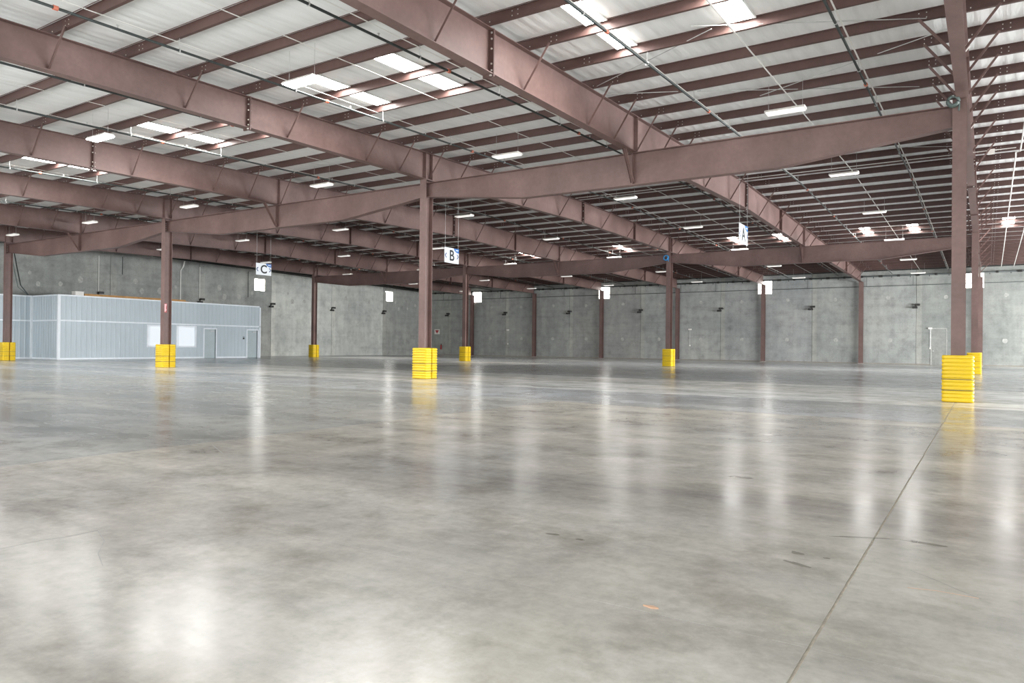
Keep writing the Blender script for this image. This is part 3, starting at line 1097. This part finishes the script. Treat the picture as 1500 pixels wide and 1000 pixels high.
# ------------------------------------------------------------------ fittings on the far wall
m = MB().tube([(XL + .2, 44.25, 6.83), (9, 44.25, 6.83)], .055, 10)
fm = obj('sprinkler_main', m, 'pipe', None, (-20, 44.25, 6.83), smooth=True)
tag(fm, 'dark sprinkler main pipe along the top of the far wall', 'pipe', None, 'thing')
x = -51.0
while x < 8:
    obj('coupling', MB().tube([(x, 44.25, 6.83), (x + random.uniform(.12, .3), 44.25, 6.83)], .085, 8), 'darkfix', fm)
    obj('sprinkler_head', MB().tube([(x + .9, 44.25, 6.80), (x + .9, 44.25, 6.68)], .03, 6), 'darkfix', fm)
    if int((x + 51) / 1.27) % 2 == 0:
        obj('bracket', MB().box(x + .55, x + .60, 44.22, 44.49, 6.80, 6.86), 'darkfix', fm)
    x += 1.27
tp = obj('conduit_run', MB().tube([(XL + .2, 44.38, 6.06), (9, 44.38, 6.06)], .022, 8), 'pipe', None, (-20, 44.38, 6.06), smooth=True)
tag(tp, 'thin dark conduit running level along the far wall below the main pipe', 'conduit', None, 'thing')
for k in range(16):
    x = 7.2 - 3.8 * k
    if x < XL + .5 or min(abs(x - c) for c in WCOLX) < .4:
        x += .6
    obj('drop_rod', MB().tube([(x, 44.36, 6.06), (x, 44.36, 6.78)], .016, 6), 'pipe', tp)
tag(obj('trim_1', MB().box(XL, 9, 44.44, 44.5, rz(44.4) + PUR - .16, rz(44.4) + PUR - .02), 'darkfix'), kind='structure')
tag(obj('trim_2', MB().flange([(YN + .2, rz(YN) - .14), (RIDGE, rz(RIDGE) - .14), (YF - .1, rz(YF) - .14)], XL + .02, XL + .16, .16), 'darkfix'), kind='structure')
lp = obj('sprinkler_main', MB().tube([(XL + .35, YN + .3, rz(YN) - .25), (XL + .35, RIDGE, rz(RIDGE) - .25), (XL + .35, YF - .4, rz(YF) - .25)], .05, 8), 'pipe', None, (XL + .35, RIDGE, 7.5), smooth=True)
tag(lp, 'dark sprinkler main pipe along the top of the left wall', 'pipe', None, 'thing')
for k in range(14):
    y = -6 + 3.6 * k
    obj('sprinkler_head', MB().tube([(XL + .35, y, rz(y) - .27), (XL + .35, y, rz(y) - .38)], .02, 6), 'galv', lp)


def wall_fixture(px, py, axis, label, group):
    z = 4.45
    if axis == 'X':   # on the far wall
        r = thing('wall_fixture', label, 'fixture', (px, YF, z), group)
        y1 = YF
        obj('bracket', MB().box(px - .05, px + .05, y1 - .06, y1, z - .16, z + .16), 'darkfix', r)
        for dx, dz, s in ((.10, .10, 1), (-.06, -.10, 1)):
            m = MB().prism([(y1 - .30, z + dz - .085), (y1 - .06, z + dz - .05), (y1 - .06, z + dz + .05), (y1 - .30, z + dz + .085)], px + dx - .17, px + dx + .17, 'X')
            h = obj('lamp_head', m, 'darkfix', r)
    else:
        r = thing('wall_fixture', label, 'fixture', (XL, py, z), group)
        obj('bracket', MB().box(XL, XL + .06, py - .05, py + .05, z - .16, z + .16), 'darkfix', r)
        for dy, dz in ((.10, .12), (-.08, -.12)):
            m = MB().prism([(XL + .06, z + dz - .05), (XL + .30, z + dz - .085), (XL + .30, z + dz + .085), (XL + .06, z + dz + .05)], py + dy - .17, py + dy + .17, 'Y')
            h = obj('lamp_head', m, 'darkfix', r)


WFL = ['dark double fixture on the far wall in the corner left of the sign B column',
       'dark double fixture on the far wall right of the column under sign B',
       'dark double fixture on the far wall between two bare columns left of the hose column',
       'dark double fixture on the far wall just left of the hose column',
       'dark double fixture on the far wall right of the hose column, below sign A',
       'dark double fixture on the far wall right of the middle window and its column',
       'dark double fixture on the far wall, next left of the nearest column']
for x, lab in zip(FJ[1:8], WFL):
    wall_fixture(x - .02, 0, 'X', lab, 'dark double fixtures on the far wall')
WLL = {37.26: 'dark double fixture on the left wall nearest the corner, under the window',
       30.18: 'dark double fixture on the left wall between the slim column and the corner window',
       23.1: 'dark double fixture on the left wall just right of the office',
       16.2: 'dark double fixture on the left wall above the right end of the office',
       8.25: 'dark double fixture on the left wall above the left part of the office'}
for y, lab in WLL.items():
    wall_fixture(0, y, 'Y', lab, 'dark double fixtures on the left wall')


def wall_conduit(x, z, depth_y, label, down):
    r = thing('wall_box', label, 'box', (x, YF, z), 'white boxes on the far wall')
    obj('body', MB().box(x - .13, x + .13, YF - .10, YF, z - .06, z + .06), 'tagwhite', r)
    obj('conduit', MB().tube([(x, YF - .03, z - .06), (x, YF - .03, down)], .012, 6), 'galv', r)
    obj('switch_box', MB().box(x - .05, x + .05, YF - .05, YF, down - .06, down + .06), 'tagwhite', r)


wall_conduit(-3.05, 2.76, 0, 'small white box above a thin conduit just left of the nearest column', 1.25)
wall_conduit(-21.75, 2.74, 0, 'small white box with a conduit on the far wall right of the hose column', 1.30)
wall_conduit(-41.3, 2.74, 0, 'small white box with a conduit on the far wall right of sign B', 1.30)

# door with a thin outline in the far wall behind the nearest column
d = obj('door_1', MB().box(-2.95, -2.0, YF - .02, YF + .02, .0, 2.72), 'wall'); d.color = (0.97, 0.96, 0.93, 1); tag(d, kind='structure')
obj('door_frame', MB().box(-3.02, -2.95, YF - .03, YF, 0, 2.78).box(-3.02, -1.95, YF - .03, YF, 2.72, 2.78).box(-2.0, -1.95, YF - .03, YF, 0, 2.78), 'patch', d)
obj('handle', MB().box(-2.88, -2.80, YF - .07, YF - .02, 1.02, 1.08), 'galv', d)

# fire point in the far corner
r = thing('extinguisher_sign', 'red and white sign on the far wall above the extinguisher', 'sign', (-50.75, YF, 2.45), None)
obj('board', MB().box(-51.15, -50.4, YF - .015, YF, 2.30, 2.85), 'tagwhite', r)
obj('arrow', MB().prism([(-51.05, 2.75), (-50.5, 2.75), (-50.77, 2.36)], YF - .02, YF - .015, 'Y'), 'red', r)
r = thing('fire_extinguisher', 'dark red fire extinguisher hung on the far wall in the corner', 'extinguisher', (-50.1, YF - .12, .6), None)
obj('cylinder', MB().tube([(-50.1, YF - .12, .62), (-50.1, YF - .12, 1.06), (-50.1, YF - .12, 1.12)], .085, 10), 'red', r, smooth=True)
obj('valve', MB().tube([(-50.1, YF - .12, 1.12), (-50.1, YF - .12, 1.2)], .03, 6), 'black', r)
obj('handle', MB().box(-50.14, -49.98, YF - .14, YF - .10, 1.2, 1.24), 'black', r)
obj('hose', MB().tube([(-50.1, YF - .12, 1.17), (-49.98, YF - .14, 1.1), (-49.98, YF - .14, .75)], .015, 6), 'black', r)

# red sign on the third near column (on the right face of its web)
cx = COLX[2]
r = thing('fire_sign', 'small red sign with a pale arrow on the column before the office', 'sign', (cx, 0, 2.5), None)
obj('plate', MB().box(cx + .006, cx + .014, -.15, .03, 2.46, 2.86), 'red', r)
obj('arrow', MB().prism([(-.135, 2.84), (.015, 2.84), (.0, 2.78), (-.02, 2.72), (-.02, 2.62), (.01, 2.58), (-.02, 2.53), (-.06, 2.48), (-.10, 2.53), (-.13, 2.58), (-.10, 2.62), (-.10, 2.72), (-.12, 2.78)], cx + .014, cx + .018, 'X'), 'pink', r)

# blue hose coil on the second row column
cx, cy = COLX[1], ROWY[1]
def coil(name, label, c, rr, mat, n=3, wide=.03):
    t = thing(name, label, 'hose', c, None)
    pts = []
    for k in range(n * 16 + 1):
        a = 2 * math.pi * k / 16; q = rr * (1 - .12 * (k / 16) / n)
        pts.append((c[0] + q * math.cos(a), c[1] - wide * (k / 16), c[2] + q * math.sin(a)))
    obj('loops', MB().tube(pts, .035, 6), mat, t, smooth=True)
    obj('hook', MB().bar((c[0], c[1] + .06, c[2] + rr * .9), (c[0], c[1] - .12, c[2] + rr * .92), .03, .02), 'galv', t)
    obj('tail', MB().tube([(c[0] + rr, c[1] - .03, c[2]), (c[0] + rr * 1.05, c[1] - .03, c[2] - .1), (c[0] + rr * .98, c[1] - .03, c[2] - .22)], .02, 6), mat, t)
coil('hose_coil', 'blue hose coil hung at the top of a dark column of the second row', (cx - .12, cy - .22, 6.42), .15, 'bluehose')
M['greenhose'] = simple('grey_green_cable', (0.09, 0.12, 0.11), 0.5)
coil('cable_coil', 'dark cable coil hung at the top of the nearest column', (-.12, -.24, 6.60), .11, 'greenhose', 4, .02)
# blue tool bag by the right edge rafter
r = thing('control_box', 'small blue box hung beside the right edge rafter', 'box', (-.10, 5.5, 5.95), None)
obj('body', MB().box(-.17, -.03, 6.6, 6.75, 6.02, 6.34), 'blue', r)
obj('cord', MB().tube([(-.10, 6.67, 6.34), (-.13, 6.67, 6.5), (-.04, 6.67, 6.80)], .012, 6), 'black', r)

# ------------------------------------------------------------------ office built of blue-grey metal cladding against the left wall
OX, OX2, OY0, OY1, OZ = -46.5, -49.75, 2.98, 17.6, 3.95
off = thing('office_building', 'blue-grey metal clad office with two windows and two doors against the left wall', 'office', ((OX + XL) / 2, (OY0 + OY1) / 2, 0))
WINS = [(8.62, 9.98, .86, 2.2), (10.72, 12.08, .86, 2.2)]
DOORS = [(12.80, 13.72), (16.42, 17.34)]
DH = 2.08


def ribs(mb, axis, a, b, plane, z0, z1, pitch=.305):
    n = int((b - a) / pitch)
    for k in range(n + 1):
        u = a + .1 + k * pitch
        if u > b - .06:
            break
        prof = [(-.045, 0), (.045, 0), (.02, .028), (-.02, .028)]
        if axis == 'Y':
            mb.prism([(plane + q, u + p) for p, q in prof], z0, z1, 'Z')
        else:
            mb.prism([(u + p, plane - q) for p, q in prof], z0, z1, 'Z')


def clad_front(z0, z1, holes):
    mb = MB(); ys = [OY0]
    for a, b, za, zb in holes:
        mb.box(OX - .05, OX, ys[-1], a, z0, z1); ribs(mb, 'Y', ys[-1], a, OX, z0, z1)
        if za > z0: mb.box(OX - .05, OX, a, b, z0, za); ribs(mb, 'Y', a, b, OX, z0, za)
        if zb < z1: mb.box(OX - .05, OX, a, b, zb, z1); ribs(mb, 'Y', a, b, OX, zb, z1)
        ys.append(b)
    mb.box(OX - .05, OX, ys[-1], OY1, z0, z1); ribs(mb, 'Y', ys[-1], OY1, OX, z0, z1)
    return mb


holes = [(a, b, za, zb) for a, b, za, zb in WINS] + [(a, b, 0, DH) for a, b in DOORS]
obj('lower_cladding', clad_front(0, 2.34, holes), 'cladding', off)
obj('upper_cladding', clad_front(2.42, OZ - .06, []), 'cladding', off)
m = MB(); m.box(OX2, OX - .05, OY0, OY0 + .05, 0, OZ - .06); ribs(m, 'X', OX2, OX, OY0, 0, OZ - .06)
obj('end_cladding', m, 'cladding', off)
m = MB(); m.box(XL, OX - .05, OY1 - .05, OY1, 0, OZ - .06)
obj('rear_cladding', m, 'cladding', off)
m = MB(); m.box(OX2 - .05, OX2, -14, OY0, 0, OZ - .06); ribs(m, 'Y', -14, OY0, OX2, 0, OZ - .06)
obj('side_cladding', m, 'cladding', off)
obj('roof', MB().box(XL, OX, OY0, OY1, OZ - .06, OZ - .02).box(XL, OX2, -14, OY0, OZ - .06, OZ - .02), 'cladding', off)


def trim(*b):
    return obj('trim', MB().box(*b), 'trim', off)


e = .035
trim(OX - .05, OX + e, OY0 - e, OY1 + .02, OZ - .07, OZ + .01)
trim(OX2 - .02, OX + e, OY0 - e, OY0 + .03, OZ - .07, OZ + .01)
trim(OX2 - .05, OX2 + e, -14, OY0, OZ - .07, OZ + .01)
trim(OX - .02, OX + e, OY0, OY1, 2.34, 2.42)
trim(OX2, OX, OY0 - e, OY0 + .02, 2.34, 2.42)
trim(OX2 - .02, OX2 + e, -14, OY0, 2.34, 2.42)
trim(OX - .10, OX + e + .005, OY0 - e - .005, OY0 + .12, 0, OZ)
trim(OX2 - .04, OX2 + e + .06, OY0 - .14, OY0 + .02, 0, OZ)
trim(OX - .05, OX + e, OY1 - .10, OY1 + .02, 0, OZ)
for a, b in ((OY0, DOORS[0][0] - .1), (DOORS[0][1] + .1, DOORS[1][0] - .1)):
    trim(OX - .02, OX + e, a, b, 0, .10)
trim(OX2, OX, OY0 - e, OY0, 0, .10)
trim(OX2, OX2 + e, -14, OY0, 0, .10)
for a, b, za, zb in WINS:
    f = MB(); w = .085
    f.box(OX - .06, OX + .045, a - w, a + .02, za - w, zb + w); f.box(OX - .06, OX + .045, b - .02, b + w, za - w, zb + w)
    f.box(OX - .06, OX + .045, a, b, zb - .02, zb + w); f.box(OX - .06, OX + .045, a, b, za - w, za + .02)
    wf = obj('window', f, 'trim', off)
    obj('pane', MB().box(OX - .05, OX - .035, a + .02, b - .02, za + .02, zb - .02), 'officepane', wf)
    obj('mullion', MB().box(OX - .035, OX - .02, a + .12, a + .14, za + .02, zb - .02), 'trim', wf)
for k, (a, b) in enumerate(DOORS):
    w = .085
    obj('door_frame', MB().box(OX - .06, OX + .045, a - w, a, 0, DH + w).box(OX - .06, OX + .045, b, b + w, 0, DH + w).box(OX - .06, OX + .045, a, b, DH, DH + w), 'trim', off)
    dr = obj('door', MB().box(OX - .10, OX - .06, a + .01, b - .01, .01, DH - .01), 'doorpaint', off)
    obj('door_handle', MB().tube([(OX - .06, a + .07, 1.0), (OX - .01, a + .07, 1.0)], .028, 8).box(OX - .02, OX, a + .06, a + .16, .985, 1.015), 'galv', dr)
    obj('door_closer', MB().box(OX - .06, OX - .01, b - .42, b - .08, DH - .16, DH - .09), 'galv', dr)
ng = obj('notice', MB().box(OX + .028, OX + .04, 16.02, 16.16, 1.40, 1.54).box(OX + .028, OX + .04, 16.01, 16.17, 1.60, 1.625), 'darkfix', off)
# lumber lying on the office roof
BO = [(-47.4, 4.9, 12.1, 0), (-47.62, 5.1, 12.2, 0), (-47.5, 4.95, 11.9, 1)]
for k, (x, a, b, lv) in enumerate(BO):
    z = OZ - .02 + lv * .11
    o = obj('lumber_board', MB().box(x - .10, x + .10, a, b, z, z + .105), 'wood', None, (x, (a + b) / 2, z))
    tag(o, ['orange lumber board lying at the front of the office roof', 'orange lumber board behind the front one on the office roof', 'orange lumber board lying on top of the two others'][k], 'lumber', None, 'thing')
o = obj('white_box', MB().box(-47.75, -47.3, 4.35, 4.85, OZ - .02, OZ + .28), 'tagwhite', None, (-47.5, 4.6, OZ)); tag(o, 'white box at the left end of the lumber on the office roof', 'box', None, 'thing')
obj('lid', MB().box(-47.77, -47.28, 4.33, 4.87, OZ + .28, OZ + .31), 'tagwhite', o)

# conduits and cables on the left wall
def conduit(y, z0, z1, label, mat='strap', r=.03, bend=False):
    pts = [(XL + .05, y, z0), (XL + .05, y, z1)] if not bend else [(XL + .05, y, z0), (XL + .05, y, 6.7), (XL + .18, y + .12, 7.0), (XL + .35, y + .15, z1)]
    o = obj('wall_conduit', MB().tube(pts, r, 6), mat, None, (XL, y, z0)); tag(o, label, 'conduit', None, 'thing')
conduit(8.25, 4.6, 7.2, 'pale vertical conduit on the left wall left of the red sign column')
conduit(14.5, 4.0, 7.45, 'white bent pipe rising from the office roof to the eaves', 'strap', .05, True)
conduit(16.15, 4.6, 7.15, 'pale vertical conduit above the right end of the office')
conduit(9.95, 6.0, 7.3, 'short dark vertical conduit high on the left wall', 'pipe', .02)
conduit(20.7, 5.0, 7.2, 'thin dark vertical conduit left of the wall window by sign C', 'pipe', .02)
pts = [(-45.7, .1, 6.6), (-46.3, .45, 6.3), (-47.0, .92, 5.39), (-47.9, 1.5, 4.45), (-49.0, 2.4, OZ)]
for k, dz in enumerate((0, -.12)):
    o = obj('hanging_cable', MB().tube([(p[0] - .05 * k, p[1] - .12 * k * (1 if 0 < i < 4 else 0), p[2] + dz * (1 if 0 < i < 4 else 0)) for i, p in enumerate(pts)], .03 if k == 0 else .02, 6), 'pipe' if k == 0 else 'greenhose', None, pts[0])
    tag(o, ['black cable looping from the left edge column down to the office roof', 'thinner grey-green cable looping beside the black one'][k], 'cable', None, 'thing')
